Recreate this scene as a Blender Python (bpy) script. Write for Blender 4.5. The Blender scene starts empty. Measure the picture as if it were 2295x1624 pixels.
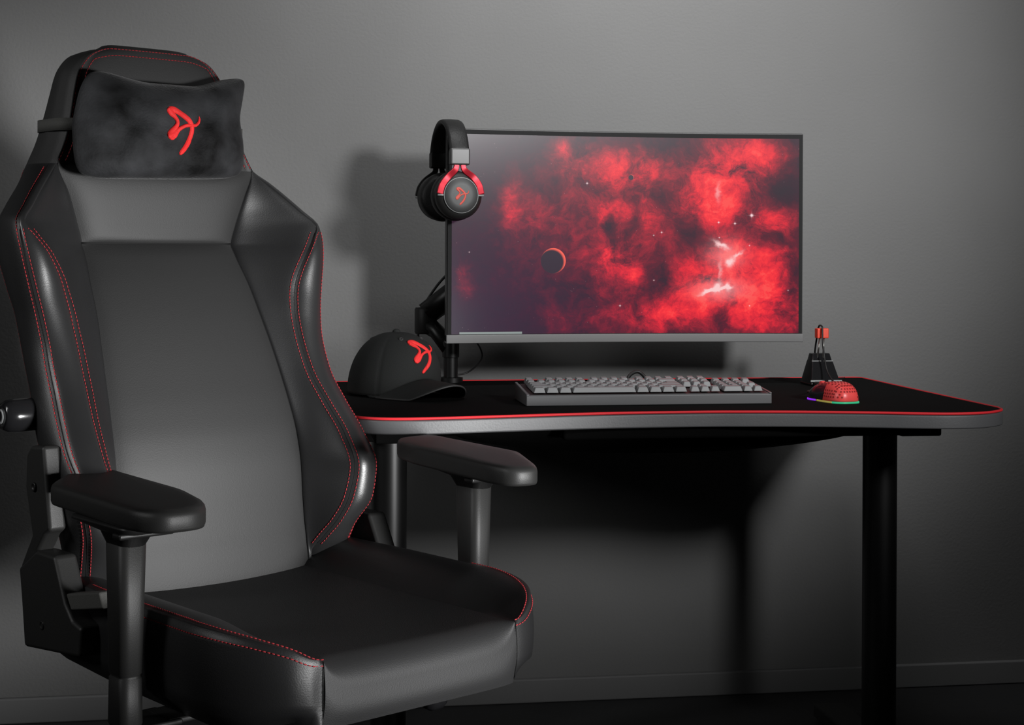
import bpy, bmesh, math, random
import numpy as np
from mathutils import Vector, Matrix
from mathutils.bvhtree import BVHTree

random.seed(4)
S = bpy.context.scene
COL = S.collection
pi = math.pi

# ------------------------------------------------------------------ camera
PHI = math.radians(8.8)
CAM = np.array([0.0, -3.446, 1.01])
RV = np.array([math.cos(PHI), -math.sin(PHI)])
FV = np.array([math.sin(PHI), math.cos(PHI)])
cam = bpy.data.cameras.new('camera')
cam.sensor_width = 36.0
cam.lens = 3500.0 / 2295.0 * 36.0
cam.shift_y = -(812.0 - 560.0) / 2295.0
cam.clip_start = 0.05
co = bpy.data.objects.new('camera', cam)
COL.objects.link(co)
ROLL = 0.0045
co.matrix_world = Matrix.Translation(Vector(CAM)) @ Matrix.Rotation(-PHI, 4, 'Z') @ Matrix.Rotation(pi / 2, 4, 'X') @ Matrix.Rotation(ROLL, 4, 'Z')
S.camera = co

# ------------------------------------------------------------------ materials
def new_mat(name):
    m = bpy.data.materials.new(name)
    m.use_nodes = True
    return m, m.node_tree, m.node_tree.nodes['Principled BSDF']

def mat(name, col, rough=0.5, metal=0.0, spec=0.5, bump=None, var=None, coat=0.0, sheen=0.0, emis=None):
    """bump=(scale,strength[,kind]); var=(scale,amount)"""
    m, nt, b = new_mat(name)
    b.inputs['Base Color'].default_value = (*col, 1)
    b.inputs['Roughness'].default_value = rough
    b.inputs['Metallic'].default_value = metal
    b.inputs['Specular IOR Level'].default_value = spec
    if coat:
        b.inputs['Coat Weight'].default_value = coat
        b.inputs['Coat Roughness'].default_value = 0.15
    if sheen:
        b.inputs['Sheen Weight'].default_value = sheen
        b.inputs['Sheen Roughness'].default_value = 0.4
    tc = nt.nodes.new('ShaderNodeTexCoord')
    if bump:
        if len(bump) > 2 and bump[2] == 'vor':
            n = nt.nodes.new('ShaderNodeTexVoronoi'); out = 'Distance'
        else:
            n = nt.nodes.new('ShaderNodeTexNoise'); out = 'Fac'
            n.inputs['Detail'].default_value = 4
        n.inputs['Scale'].default_value = bump[0]
        nt.links.new(tc.outputs['Object'], n.inputs['Vector'])
        bp = nt.nodes.new('ShaderNodeBump')
        bp.inputs['Strength'].default_value = bump[1]
        bp.inputs['Distance'].default_value = 0.002
        nt.links.new(n.outputs[out], bp.inputs['Height'])
        nt.links.new(bp.outputs['Normal'], b.inputs['Normal'])
    if var:
        n = nt.nodes.new('ShaderNodeTexNoise')
        n.inputs['Scale'].default_value = var[0]
        n.inputs['Detail'].default_value = 5
        nt.links.new(tc.outputs['Object'], n.inputs['Vector'])
        r = nt.nodes.new('ShaderNodeMapRange')
        r.inputs['From Min'].default_value = .3; r.inputs['From Max'].default_value = .7
        r.inputs['To Min'].default_value = 1 - var[1]
        r.inputs['To Max'].default_value = 1 + var[1]
        nt.links.new(n.outputs['Fac'], r.inputs['Value'])
        mx = nt.nodes.new('ShaderNodeVectorMath'); mx.operation = 'SCALE'
        mx.inputs[0].default_value = col
        nt.links.new(r.outputs['Result'], mx.inputs['Scale'])
        nt.links.new(mx.outputs['Vector'], b.inputs['Base Color'])
    if emis:
        b.inputs['Emission Color'].default_value = (*emis[0], 1)
        b.inputs['Emission Strength'].default_value = emis[1]
    return m

M = {}
M['wall'] = mat('wall_paint', (0.20, 0.20, 0.198), 0.75, spec=0.25, bump=(150, 0.38), var=(3.0, 0.04))
M['floor'] = mat('floor_dark', (0.035, 0.035, 0.036), 0.6, spec=0.3, bump=(60, 0.2), var=(4, 0.15))
M['base'] = mat('baseboard_paint', (0.21, 0.21, 0.21), 0.5, spec=0.3)
M['leather'] = mat('black_leather', (0.014, 0.014, 0.0145), 0.44, spec=0.55, bump=(520, 0.12))
M['leather2'] = mat('black_leather_panel', (0.021, 0.021, 0.021), 0.60, spec=0.5, bump=(520, 0.12))
M['perf'] = mat('perforated_leather', (0.018, 0.018, 0.0185), 0.60, spec=0.5, bump=(620, 0.10, 'vor'))
M['insert'] = mat('smooth_leather_insert', (0.020, 0.020, 0.0205), 0.36, spec=0.7, bump=(520, 0.08))
M['thread'] = mat('red_thread', (0.40, 0.035, 0.042), 0.6, spec=0.2)
M['seam'] = mat('dark_seam', (0.008, 0.008, 0.008), 0.7, spec=0.2)
M['plush'] = mat('black_plush', (0.020, 0.0205, 0.022), 0.75, spec=0.2, bump=(260, 0.55), var=(15, 0.95), sheen=0.12)
M['strap'] = mat('grey_elastic_strap', (0.085, 0.085, 0.08), 0.7, spec=0.2, bump=(500, 0.3))
M['embroid'] = mat('red_embroidery', (0.88, 0.035, 0.035), 0.55, spec=0.25, bump=(600, 0.4))
M['plastic'] = mat('black_plastic', (0.019, 0.019, 0.0185), 0.50, spec=0.4, bump=(700, 0.1))
M['plastic_d'] = mat('dark_plastic', (0.012, 0.012, 0.012), 0.4, spec=0.4)
M['gloss'] = mat('glossy_black_plastic', (0.012, 0.012, 0.013), 0.16, spec=0.6)
M['ring'] = mat('grey_ring', (0.30, 0.31, 0.31), 0.4, spec=0.5)
M['metal_k'] = mat('black_powder_coat', (0.004, 0.004, 0.004), 0.40, spec=0.5)
M['net'] = mat('black_net', (0.003, 0.003, 0.003), 0.9, spec=0.05)
M['desk'] = mat('desk_laminate', (0.105, 0.106, 0.11), 0.45, spec=0.5, bump=(300, 0.1))
M['mat'] = mat('desk_mat_cloth', (0.007, 0.007, 0.007), 0.9, spec=0.05, bump=(900, 0.3))
M['mat_edge'] = mat('red_mat_edge', (0.78, 0.03, 0.04), 0.55, spec=0.3)
M['bezel'] = mat('monitor_bezel', (0.012, 0.012, 0.0125), 0.6, spec=0.2)
M['chin'] = mat('monitor_chin_grey', (0.16, 0.16, 0.16), 0.4, spec=0.5)
M['rim'] = mat('monitor_rim_grey', (0.05, 0.05, 0.05), 0.35, spec=0.5)
M['kb_case'] = mat('keyboard_case_grey', (0.115, 0.116, 0.12), 0.42, spec=0.5)
M['kb_plate'] = mat('keyboard_plate_red', (0.02, 0.006, 0.006), 0.6)
M['key'] = mat('keycap_grey', (0.24, 0.245, 0.25), 0.5, spec=0.5)
M['cap'] = mat('black_cotton', (0.020, 0.021, 0.0205), 0.85, spec=0.15, bump=(900, 0.35))
M['stud'] = mat('dark_eyelet', (0.03, 0.03, 0.03), 0.6)
M['red_pl'] = mat('red_plastic', (0.95, 0.085, 0.08), 0.35, spec=0.5)
M['hole'] = mat('mouse_hole_dark_red', (0.30, 0.012, 0.012), 0.7)
M['orange'] = mat('red_orange_clip', (0.90, 0.07, 0.03), 0.45)
M['alu'] = mat('brushed_steel', (0.55, 0.55, 0.52), 0.35, metal=0.9)
M['pad'] = mat('ear_pad_leather', (0.012, 0.012, 0.012), 0.5, spec=0.4, bump=(300, 0.3))
M['cup'] = mat('ear_cup_metal', (0.075, 0.077, 0.077), 0.5, metal=0.4)
M['slider'] = mat('brushed_grey_slider', (0.13, 0.13, 0.13), 0.45, metal=0.5)
M['yoke'] = mat('red_anodised_yoke', (0.42, 0.008, 0.022), 0.36, metal=0.5)
M['logo_s'] = mat('red_print', (0.75, 0.08, 0.05), 0.5)
M['cable'] = mat('black_cable', (0.010, 0.010, 0.010), 0.5)
M['led_p'] = mat('purple_led', (0.1, 0.02, 0.2), 0.4, emis=((0.30, 0.03, 0.9), 0.8))
M['led_g'] = mat('green_led', (0.02, 0.2, 0.1), 0.4, emis=((0.05, 0.75, 0.35), 0.45))
M['led_y'] = mat('yellow_led', (0.2, 0.2, 0.05), 0.4, emis=((0.6, 0.5, 0.12), 0.35))

# ------------------------------------------------------------------ mesh helpers
def mk(name, V, Fc, m, parent=None, smooth=True, recalc=True):
    me = bpy.data.meshes.new(name)
    me.from_pydata([tuple(map(float, v)) for v in V], [], [tuple(f) for f in Fc])
    if recalc:
        b = bmesh.new(); b.from_mesh(me)
        bmesh.ops.remove_doubles(b, verts=b.verts, dist=1e-6)
        bmesh.ops.recalc_face_normals(b, faces=b.faces)
        b.to_mesh(me); b.free()
    if smooth:
        me.polygons.foreach_set('use_smooth', [True] * len(me.polygons))
    if m is not None:
        me.materials.append(m)
    o = bpy.data.objects.new(name, me)
    COL.objects.link(o)
    if parent is not None:
        o.parent = parent
    return o

def bevel(o, w, seg=3, ang=30):
    md = o.modifiers.new('bevel', 'BEVEL')
    md.width = w; md.segments = seg; md.limit_method = 'ANGLE'; md.angle_limit = math.radians(ang)
    md.harden_normals = False
    wn = o.modifiers.new('wn', 'WEIGHTED_NORMAL'); wn.keep_sharp = False
    return o

class MB:
    def __init__(self): self.V = []; self.F = []
    def add(self, V, Fc):
        n = len(self.V); self.V += [tuple(v) for v in V]; self.F += [tuple(i + n for i in f) for f in Fc]; return self
    def box(self, lo, hi, T=None):
        x0, y0, z0 = lo; x1, y1, z1 = hi
        V = [(x0,y0,z0),(x1,y0,z0),(x1,y1,z0),(x0,y1,z0),(x0,y0,z1),(x1,y0,z1),(x1,y1,z1),(x0,y1,z1)]
        if T is not None: V = [tuple(T @ Vector(v)) for v in V]
        return self.add(V, [(0,3,2,1),(4,5,6,7),(0,1,5,4),(1,2,6,5),(2,3,7,6),(3,0,4,7)])
    def tube(self, pts, r, seg=8, caps=True, closed=False):
        V, Fc = tube(pts, r, seg, caps, closed); return self.add(V, Fc)
    def lathe(self, prof, seg=32, T=None, caps=True):
        V, Fc = lathe(prof, seg, caps)
        if T is not None: V = [tuple(T @ Vector(v)) for v in V]
        return self.add(V, Fc)
    def prism(self, poly, h0, h1, T=None):
        V, Fc = prism(poly, h0, h1)
        if T is not None: V = [tuple(T @ Vector(v)) for v in V]
        return self.add(V, Fc)
    def build(self, name, m, parent=None, smooth=True): return mk(name, self.V, self.F, m, parent, smooth)

def tube(pts, r, seg=8, caps=True, closed=False):
    P = [np.array(p, float) for p in pts]; n = len(P)
    rs = r if hasattr(r, '__len__') else [r] * n
    V = []; Fc = []
    prev = None
    for i in range(n):
        a = P[(i - 1) % n] if (closed or i > 0) else P[i]
        b = P[(i + 1) % n] if (closed or i < n - 1) else P[i]
        t = b - a; t /= (np.linalg.norm(t) + 1e-12)
        if prev is None:
            h = np.array([0, 0, 1.0]) if abs(t[2]) < 0.9 else np.array([1.0, 0, 0])
            s = np.cross(t, h)
        else:
            s = prev - t * prev.dot(t)
        s /= (np.linalg.norm(s) + 1e-12); prev = s
        w = np.cross(t, s)
        for k in range(seg):
            an = 2 * pi * k / seg
            V.append(P[i] + rs[i] * (math.cos(an) * s + math.sin(an) * w))
    for i in range(n if closed else n - 1):
        j = (i + 1) % n
        for k in range(seg):
            k2 = (k + 1) % seg
            Fc.append((i * seg + k, i * seg + k2, j * seg + k2, j * seg + k))
    if caps and not closed:
        Fc.append(tuple(range(seg))[::-1]); Fc.append(tuple((n - 1) * seg + k for k in range(seg)))
    return V, Fc

def lathe(prof, seg=32, caps=True):
    V = []; Fc = []
    for (r, z) in prof:
        for k in range(seg):
            a = 2 * pi * k / seg
            V.append((r * math.cos(a), r * math.sin(a), z))
    for i in range(len(prof) - 1):
        for k in range(seg):
            k2 = (k + 1) % seg
            Fc.append((i*seg+k, i*seg+k2, (i+1)*seg+k2, (i+1)*seg+k))
    if caps:
        Fc.append(tuple(range(seg))[::-1]); n = len(prof) - 1
        Fc.append(tuple(n*seg+k for k in range(seg)))
    return V, Fc

def prism(poly, h0, h1):
    n = len(poly)
    V = [(x, y, h0) for x, y in poly] + [(x, y, h1) for x, y in poly]
    Fc = [tuple(range(n))[::-1], tuple(range(n, 2*n))]
    for i in range(n):
        j = (i + 1) % n
        Fc.append((i, j, n + j, n + i))
    return V, Fc

def cr(P, n):
    """Catmull-Rom through points, n samples per span"""
    P = [np.array(p, float) for p in P]; out = []
    for i in range(len(P) - 1):
        p0 = P[i-1] if i else 2*P[0]-P[1]; p1 = P[i]; p2 = P[i+1]
        p3 = P[i+2] if i + 2 < len(P) else 2*P[-1]-P[-2]
        for k in range(n):
            t = k / n
            out.append(0.5*((2*p1)+(-p0+p2)*t+(2*p0-5*p1+4*p2-p3)*t*t+(-p0+3*p1-3*p2+p3)*t**3))
    out.append(P[-1]); return out

def pchip(x, y, xq):
    x = np.array(x, float); y = np.array(y, float); h = np.diff(x); dl = np.diff(y)/h
    d = np.zeros_like(x)
    for i in range(1, len(x)-1):
        if dl[i-1]*dl[i] > 0:
            w1 = 2*h[i]+h[i-1]; w2 = h[i]+2*h[i-1]
            d[i] = (w1+w2)/(w1/dl[i-1]+w2/dl[i])
    d[0] = dl[0]; d[-1] = dl[-1]
    xq = np.clip(np.array(xq, float), x[0], x[-1]); k = np.clip(np.searchsorted(x, xq)-1, 0, len(h)-1)
    t = (xq-x[k])/h[k]
    return (y[k]*(1+2*t)*(1-t)**2 + h[k]*d[k]*t*(1-t)**2 + y[k+1]*t*t*(3-2*t) + h[k]*d[k+1]*t*t*(t-1))

def grid_faces(nr, nc, off=0, wrap=False):
    Fc = []
    for i in range(nr-1):
        for j in range(nc if wrap else nc-1):
            j2 = (j+1) % nc
            Fc.append((off+i*nc+j, off+i*nc+j2, off+(i+1)*nc+j2, off+(i+1)*nc+j))
    return Fc

def grid_normals(G):
    G = np.array(G); du = np.gradient(G, axis=1); dv = np.gradient(G, axis=0)
    n = np.cross(du, dv); n /= (np.linalg.norm(n, axis=2, keepdims=True)+1e-12); return n

def dashes(pts, r=0.0009, L=0.0046, gap=0.0016, mb=None):
    """stitches along a polyline"""
    P = [np.array(p, float) for p in pts]
    seg = np.array([np.linalg.norm(P[i+1]-P[i]) for i in range(len(P)-1)])
    s = np.concatenate([[0], np.cumsum(seg)]); A = np.array(P)
    at = lambda t: np.array([np.interp(t, s, A[:, k]) for k in range(3)])
    mb = mb or MB(); t = 0
    while t < s[-1]:
        e = min(t+L, s[-1]); m_ = (t+e)/2
        mb.tube([at(t), at(m_), at(e)], [r*0.75, r, r*0.75], 5)
        t += L+gap
    return mb

def thing(name, label, cat, loc=(0,0,0), rz=0.0, group=None):
    o = bpy.data.objects.new(name, None); o.empty_display_size = 0.05
    COL.objects.link(o); o.location = loc; o.rotation_euler = (0, 0, rz)
    o['label'] = label; o['category'] = cat
    if group: o['group'] = group
    return o

def tag(o, label, cat, group=None):
    o['label'] = label; o['category'] = cat
    if group: o['group'] = group
    return o

# --- the emblem: three tapering strokes, laid on a surface
LOGO = [
 [(420,400,66),(470,350,76),(560,352,76),(660,410,70),(780,510,68),(900,625,64),(965,740,58),(972,860,60),(930,1000,62),(850,1150,66),(740,1280,62),(650,1365,56),(615,1395,40)],
 [(420,380,66),(470,440,74),(550,530,52),(595,620,44),(590,700,46),(535,790,60),(470,880,86),(425,960,104),(412,1000,96)],
 [(412,985,100),(480,950,92),(560,880,62),(640,812,46),(760,748,42),(880,720,40),(1000,715,38),(1100,690,36),(1170,625,33),(1205,545,24),(1208,480,9)],
]
def logo(name, target, origin, ax, ay, size, m, parent, h=0.0025, back=0.15):
    me = target.data
    bv = BVHTree.FromPolygons([v.co.copy() for v in me.vertices], [tuple(p.vertices) for p in me.polygons])
    O = Vector(origin); ax = Vector(ax).normalized(); ay = Vector(ay).normalized(); nz = ax.cross(ay).normalized()
    mb = MB()
    def drop(a, b):
        p = O + ax*a + ay*b + nz*back
        hit, no, _, _ = bv.ray_cast(p, -nz)
        if hit is None: hit, no, _, _ = bv.find_nearest(O+ax*a+ay*b)
        if no.dot(nz) < 0: no = -no
        return hit, no
    for si, st in enumerate(LOGO):
        C = cr([((x-720)/1180*size, (860-y)/1180*size, w/1180*size) for x, y, w in st], 8)
        # round the ends
        first, last = C[0], C[-1]
        d0 = (C[1]-C[0])[:2]; d0 /= np.linalg.norm(d0); d1 = (C[-1]-C[-2])[:2]; d1 /= np.linalg.norm(d1)
        pre = []; post = []
        for k in range(5):
            a = pi/2*(1-k/5); pre.append(np.array([*(first[:2]-d0*first[2]*math.sin(a)), max(first[2]*math.cos(a), 1e-4*size)]))
            a = pi/2*(k+1)/5; post.append(np.array([*(last[:2]+d1*last[2]*math.sin(a)), max(last[2]*math.cos(a), 1e-4*size)]))
        C = pre+C+post
        rows = []; nc = 9
        for i, c in enumerate(C):
            t = (C[min(i+1, len(C)-1)]-C[max(i-1, 0)])[:2]; t /= (np.linalg.norm(t)+1e-9)
            nn = np.array([-t[1], t[0]]); row = []
            for j in range(nc):
                q = -1+2*j/(nc-1); ab = c[:2]+nn*c[2]*q
                p, no = drop(ab[0], ab[1])
                lift = h*(0.15+0.85*math.sqrt(max(0, 1-q*q)))*min(1, c[2]/(0.03*size)) + si*0.06*h
                row.append(tuple(p+no*lift))
            rows.append(row)
        V = [v for r in rows for v in r]
        mb.add(V, grid_faces(len(rows), nc))
    return mb.build(name, m, parent)

# ================================================================== SETTING
def struct(o): o['kind'] = 'structure'; return o
struct(MB().box((-4.0, 0.0, -0.02), (4.5, 0.1, 3.0)).build('wall_back', M['wall'], smooth=False))
struct(MB().box((-4.0, -5.0, -0.1), (4.5, 0.0, 0.0)).build('floor', M['floor'], smooth=False))
bb = struct(MB().box((-4.0, -0.014, 0.0), (4.5, -0.0005, 0.054)).build('baseboard_back', M['base'], smooth=False))
bevel(bb, 0.004, 2)

# ================================================================== CHAIR
TH = math.radians(42)
cX, cD = -0.471, 2.506
CS = 0.968                      # chair size
cxy = CAM[:2] + (RV*cX + FV*cD)*CS
cz = CAM[2]*(1-CS)
chair = thing('gaming_chair', 'tall black leather gaming chair with red stitching and winged backrest', 'chair', (cxy[0], cxy[1], cz), TH-PHI)
chair.scale = (CS, CS, CS)
FL = -cz/CS                     # the floor in chair units

# ---- backrest lofted from cross-sections (local x across, y backwards, z up)
zE = [.44,.52,.56,.60,.65,.70,.75,.80,.85,.90,.95,1.0,1.018,1.05,1.10,1.147,1.18,1.21,1.24,1.27,1.30,1.32,1.335,1.345]
wE = [.176,.1746,.1735,.172,.1712,.1691,.1656,.1619,.1572,.1518,.148,.142,.1415,.1495,.166,.1835,.1672,.1566,.149,.1417,.133,.121,.104,.075]
dE = [-.004,.0024,.0085,.0117,.0158,.026,.0441,.0664,.09,.1158,.1457,.1801,.192,.1914,.1885,.1925,.1966,.2014,.2068,.2124,.2165,.2195,.222,.2245]
zA = [.44,.50,.53,.56,.60,.65,.70,.75,.80,.85,.90,.95,1.0,1.03,1.05,1.075,1.10,1.125,1.147,1.18,1.21,1.24,1.27,1.30,1.32,1.335,1.345]
wA = [.180,.182,.190,.201,.2134,.2215,.2205,.2144,.2074,.2057,.2081,.2168,.2395,.2600,.271,.250,.228,.205,.1855,.1692,.1586,.1511,.1437,.135,.123,.106,.077]
dA = [.002,.000,-.025,-.050,-.0665,-.0705,-.0422,.0013,.0409,.0684,.0895,.1010,.1015,.1106,.119,.138,.157,.176,.1915,.1956,.2004,.2058,.2114,.2155,.2185,.221,.2235]
zC = [.44,.50,.55,.60,.65,.70,.75,.80,.85,.90,.95,1.0,1.03,1.05,1.075,1.10,1.125,1.147,1.18,1.21,1.24,1.27,1.30,1.32,1.335,1.345]
wC = [.222,.2365,.2443,.2605,.2675,.2680,.2618,.2556,.2552,.2601,.2689,.2771,.2797,.278,.258,.236,.213,.193,.1765,.166,.1583,.151,.1425,.1305,.1135,.085]
dC = [.010,-.0156,-.0369,-.0655,-.0644,-.0255,.0166,.0527,.075,.088,.0971,.1066,.1165,.126,.144,.163,.182,.2005,.2060,.2108,.2162,.2218,.226,.229,.2315,.234]
zS = [.44,.50,.54,.60,.67,.72,.80,.90,.95,1.0,1.05,1.08,1.11,1.15,1.18,1.21,1.24,1.27,1.30,1.32,1.335,1.345]
wS = [.205,.235,.248,.256,.262,.262,.256,.256,.262,.266,.262,.246,.222,.195,.178,.167,.159,.151,.1425,.1305,.1135,.085]
dS = [.055,.035,.028,.040,.068,.092,.135,.182,.205,.226,.232,.238,.252,.280,.288,.290,.288,.288,.288,.289,.291,.294]
ZT = 1.345
zz = np.unique(np.concatenate([np.linspace(.44, 1.012, 60), [1.0155, 1.018, 1.0205], np.linspace(1.024, 1.147, 18), np.linspace(1.147, 1.30, 20), np.linspace(1.305, ZT, 14)]))
def tab(z, zs, ws, ds): return pchip(zs, ws, z), pchip(zs, ds, z)
Ew, Ed = tab(zz, zE, wE, dE); Aw, Ad = tab(zz, zA, wA, dA); Cw, Cd = tab(zz, zC, wC, dC); Sw, Sd = tab(zz, zS, wS, dS)
iz = lambda z: int(np.argmin(abs(zz-z)))
i_seam, i_head = iz(1.018), iz(1.147)

def patch(rows, fn, nc):
    return np.array([[fn(i, j/(nc-1)) for j in range(nc)] for i in rows])
def lerp(a, b, t): return a+(b-a)*t
def hdep(z): return 0.0
def crown_c(i):  # how far the middle of the front bulges towards the sitter
    z = zz[i]; return 0.014 if z < 1.0 else 0.014*max(0.35, 1-(z-1.0)/.05)
def front_c(i, t):  # t 0..1 from -E to +E
    x = (2*t-1)*Ew[i]; d = Ed[i]-crown_c(i)*(1-(2*t-1)**2)
    return (x, d, zz[i])
def inner_w(sgn):
    def f(i, t):
        x = lerp(Ew[i], Aw[i], t**1.15); d = lerp(Ed[i], Ad[i], t) + 0.010*math.sin(pi*t)*min(1, abs(Ed[i]-Ad[i])/.05)
        return (sgn*x, d, zz[i])
    return f
def insert_f(sgn):
    def f(i, t):
        b = min(0.009, 0.2*max(1e-4, Cw[i]-Aw[i]))
        return (sgn*lerp(Aw[i], Cw[i], t), lerp(Ad[i], Cd[i], t)-b*math.sin(pi*t), zz[i])
    return f
def side_f(sgn):
    def f(i, t):
        b = 0.010*math.sin(pi*t)
        return (sgn*(lerp(Cw[i], Sw[i], t)+b), lerp(Cd[i], Sd[i], t), zz[i])
    return f
def rear_f(i, t):
    return ((2*t-1)*Sw[i], Sd[i]+0.026*(1-(2*t-1)**4), zz[i])

def puff(G, h, p=6, ends=(True, True), toward=None):
    """raise the middle of a panel above its seams; outward = away from the chair-back core"""
    n = grid_normals(G); nr, nc = G.shape[:2]
    core = np.array([[0, 0, 0]])
    sgn = 1.0
    c = G[nr//2, nc//2]; ci = np.array([0, np.interp(c[2], zz, Sd)*0.6+np.interp(c[2], zz, Ed)*0.4, c[2]])
    if np.dot(n[nr//2, nc//2], c-ci if toward is None else np.array(toward)) < 0: sgn = -1.0
    t = np.linspace(-1, 1, nc); prof = 1-np.abs(t)**p
    r = np.ones(nr)
    k = min(8, nr//4)
    if ends[0]: r[:k] = 1-(1-np.arange(k)/k)**3
    if ends[1]: r[-k:] = (1-(1-np.arange(k)/k)**3)[::-1]
    return G+sgn*n*(h*r[:, None]*prof[None, :])[:, :, None], sgn*n

def gmesh(name, G, m, parent):
    nr, nc = G.shape[:2]
    return mk(name, G.reshape(-1, 3), grid_faces(nr, nc), m, parent)

R_low = range(0, i_seam+1); R_sh = range(i_seam, i_head+1); R_all = range(0, i_head+1); R_hd = range(i_head, len(zz))
G, _ = puff(patch(R_low, front_c, 41), .006, 10); gmesh('back_panel', G, M['leather2'], chair)
G, _ = puff(patch(R_sh, front_c, 41), .010, 8); gmesh('shoulder_panel', G, M['leather2'], chair)
stitch = MB(); pipe = MB(); seam = MB()
def line(G, N, col, lift, r0=0, r1=None, row=None):
    """polyline on a patch at fractional column"""
    nc = G.shape[1]; c = col*(nc-1); a = int(min(math.floor(c), nc-2)); t = c-a
    P = G[:, a]*(1-t)+G[:, a+1]*t; NN = N[:, a]*(1-t)+N[:, a+1]*t
    P = P+NN*lift
    return P[r0:r1]
for sg in (-1, 1):
    Gi, Ni = puff(patch(R_all, inner_w(sg), 25), .004, 8, toward=(0, -1, 0))
    Gs, Ns = puff(patch(R_all, side_f(sg), 13), .003, 8)
    bol = MB(); bol.add(Gi.reshape(-1, 3), grid_faces(*Gi.shape[:2])); bol.add(Gs.reshape(-1, 3), grid_faces(*Gs.shape[:2]))
    bol.build('side_bolster', M['leather'], chair)
    Gn, Nn = puff(patch(R_all, insert_f(sg), 15), .004, 6, toward=(0, -1, 0))
    gmesh('bolster_insert', Gn, M['insert'], chair)
    a0, a1 = iz(.515), iz(1.045)
    st = MB()
    # pair of stitch rows each side of both insert seams
    w_in = [.006/max(.02, np.hypot(Aw[i]-Ew[i], Ad[i]-Ed[i])) for i in R_all]
    def vline(G_, N_, fr, lift):
        out = []
        nc = G_.shape[1]
        for k, i in enumerate(R_all):
            c = min(max(fr[k], 0), 1)*(nc-1); a = int(min(math.floor(c), nc-2)); t = c-a
            out.append(G_[k, a]*(1-t)+G_[k, a+1]*t+(N_[k, a]*(1-t)+N_[k, a+1]*t)*lift)
        return out
    wid_n = [max(.012, math.hypot(Cw[i]-Aw[i], Cd[i]-Ad[i])) for i in R_all]
    wid_s = [max(.03, math.hypot(Sw[i]-Cw[i], Sd[i]-Cd[i])) for i in R_all]
    for row, r_ in ((vline(Gi, Ni, [1-w for w in w_in], .0008)[a0:a1], .0008), (vline(Gn, Nn, [min(.4, .005/w) for w in wid_n], .0008)[a0:a1], .0008),
                    (vline(Gn, Nn, [1-min(.4, .005/w) for w in wid_n], .0008)[a0:a1], .0008), (vline(Gs, Ns, [.006/w for w in wid_s], .0008)[iz(.50):i_head], .0008),
                    (vline(Gs, Ns, [.985]*len(wid_s), .0012)[iz(.56):i_head], .0005)):
        dashes(row, r=r_).build('stitching', M['thread'], chair)
    # dark seam cords
    sm = MB()
    sm.tube([np.array([sg*Ew[i], Ed[i]+.0008, zz[i]]) for i in R_all], .0016, 6)
    sm.tube([np.array([sg*Aw[i], Ad[i]+.0006, zz[i]]) for i in range(a0, a1)], .0010, 6)
    sm.tube([np.array([sg*Cw[i], Cd[i]+.0006, zz[i]]) for i in range(a0, a1)], .0010, 6)
    sm.build('seam_cord', M['seam'], chair)
# seam across the shoulders, and the join below the headrest
seam.tube([front_c(i_seam, t) for t in np.linspace(0, 1, 30)], .002, 6)
seam.build('cross_seam', M['seam'], chair)
# rear shell
G = patch(range(len(zz)), rear_f, 25); gmesh('back_shell', G, M['leather'], chair)
# headrest: front face, rounded side bands and top
fr, Nf = puff(patch(R_hd, front_c, 33), .004, 8, (True, False))
hb = MB(); hb.add(fr.reshape(-1, 3), grid_faces(*fr.shape[:2]))
Gh = {}
for sg in (-1, 1):
    def band(i, t, sg=sg):
        P = [np.array([Ew[i], Ed[i]]), np.array([Aw[i]+.001, Ad[i]-.001]), np.array([Cw[i], Cd[i]]), np.array([(Cw[i]+Sw[i])/2+.005, (Cd[i]+Sd[i])/2]), np.array([Sw[i], Sd[i]])]
        k = t*4; a = min(int(k), 3); u_ = k-a
        q = P[a]*(1-u_)+P[a+1]*u_
        return (sg*q[0], q[1], zz[i])
    B = patch(R_hd, band, 17); Gh[sg] = B; hb.add(B.reshape(-1, 3), grid_faces(*B.shape[:2]))
# close the top with a softly arched strip
it = len(zz)-1
fl = [np.array(front_c(it, t)) for t in np.linspace(0, 1, 25)]
fl = [np.array([-Cw[it], Cd[it], ZT]), np.array([-Aw[it], Ad[it], ZT])]+fl+[np.array([Aw[it], Ad[it], ZT]), np.array([Cw[it], Cd[it], ZT])]
rows = []
for q in np.linspace(0, 1, 9):
    row = []
    for k, p in enumerate(fl):
        t = k/(len(fl)-1); b = np.array([(2*t-1)*Sw[it], Sd[it]+.026*(1-(2*t-1)**4), ZT])
        r_ = p*(1-q)+b*q; r_ = r_+np.array([0, 0, .010*(math.sin(pi*min(1, q*1.6+.2*0))**.6 if 0 < q < .62 else (0 if q <= 0 else .6*(1-q)))*(1-(2*t-1)**8)])
        row.append(r_)
    rows.append(row)
T_ = np.array(rows); hb.add(T_.reshape(-1, 3), grid_faces(*T_.shape[:2]))
hr_ = hb.build('headrest', M['leather2'], chair)
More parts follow.
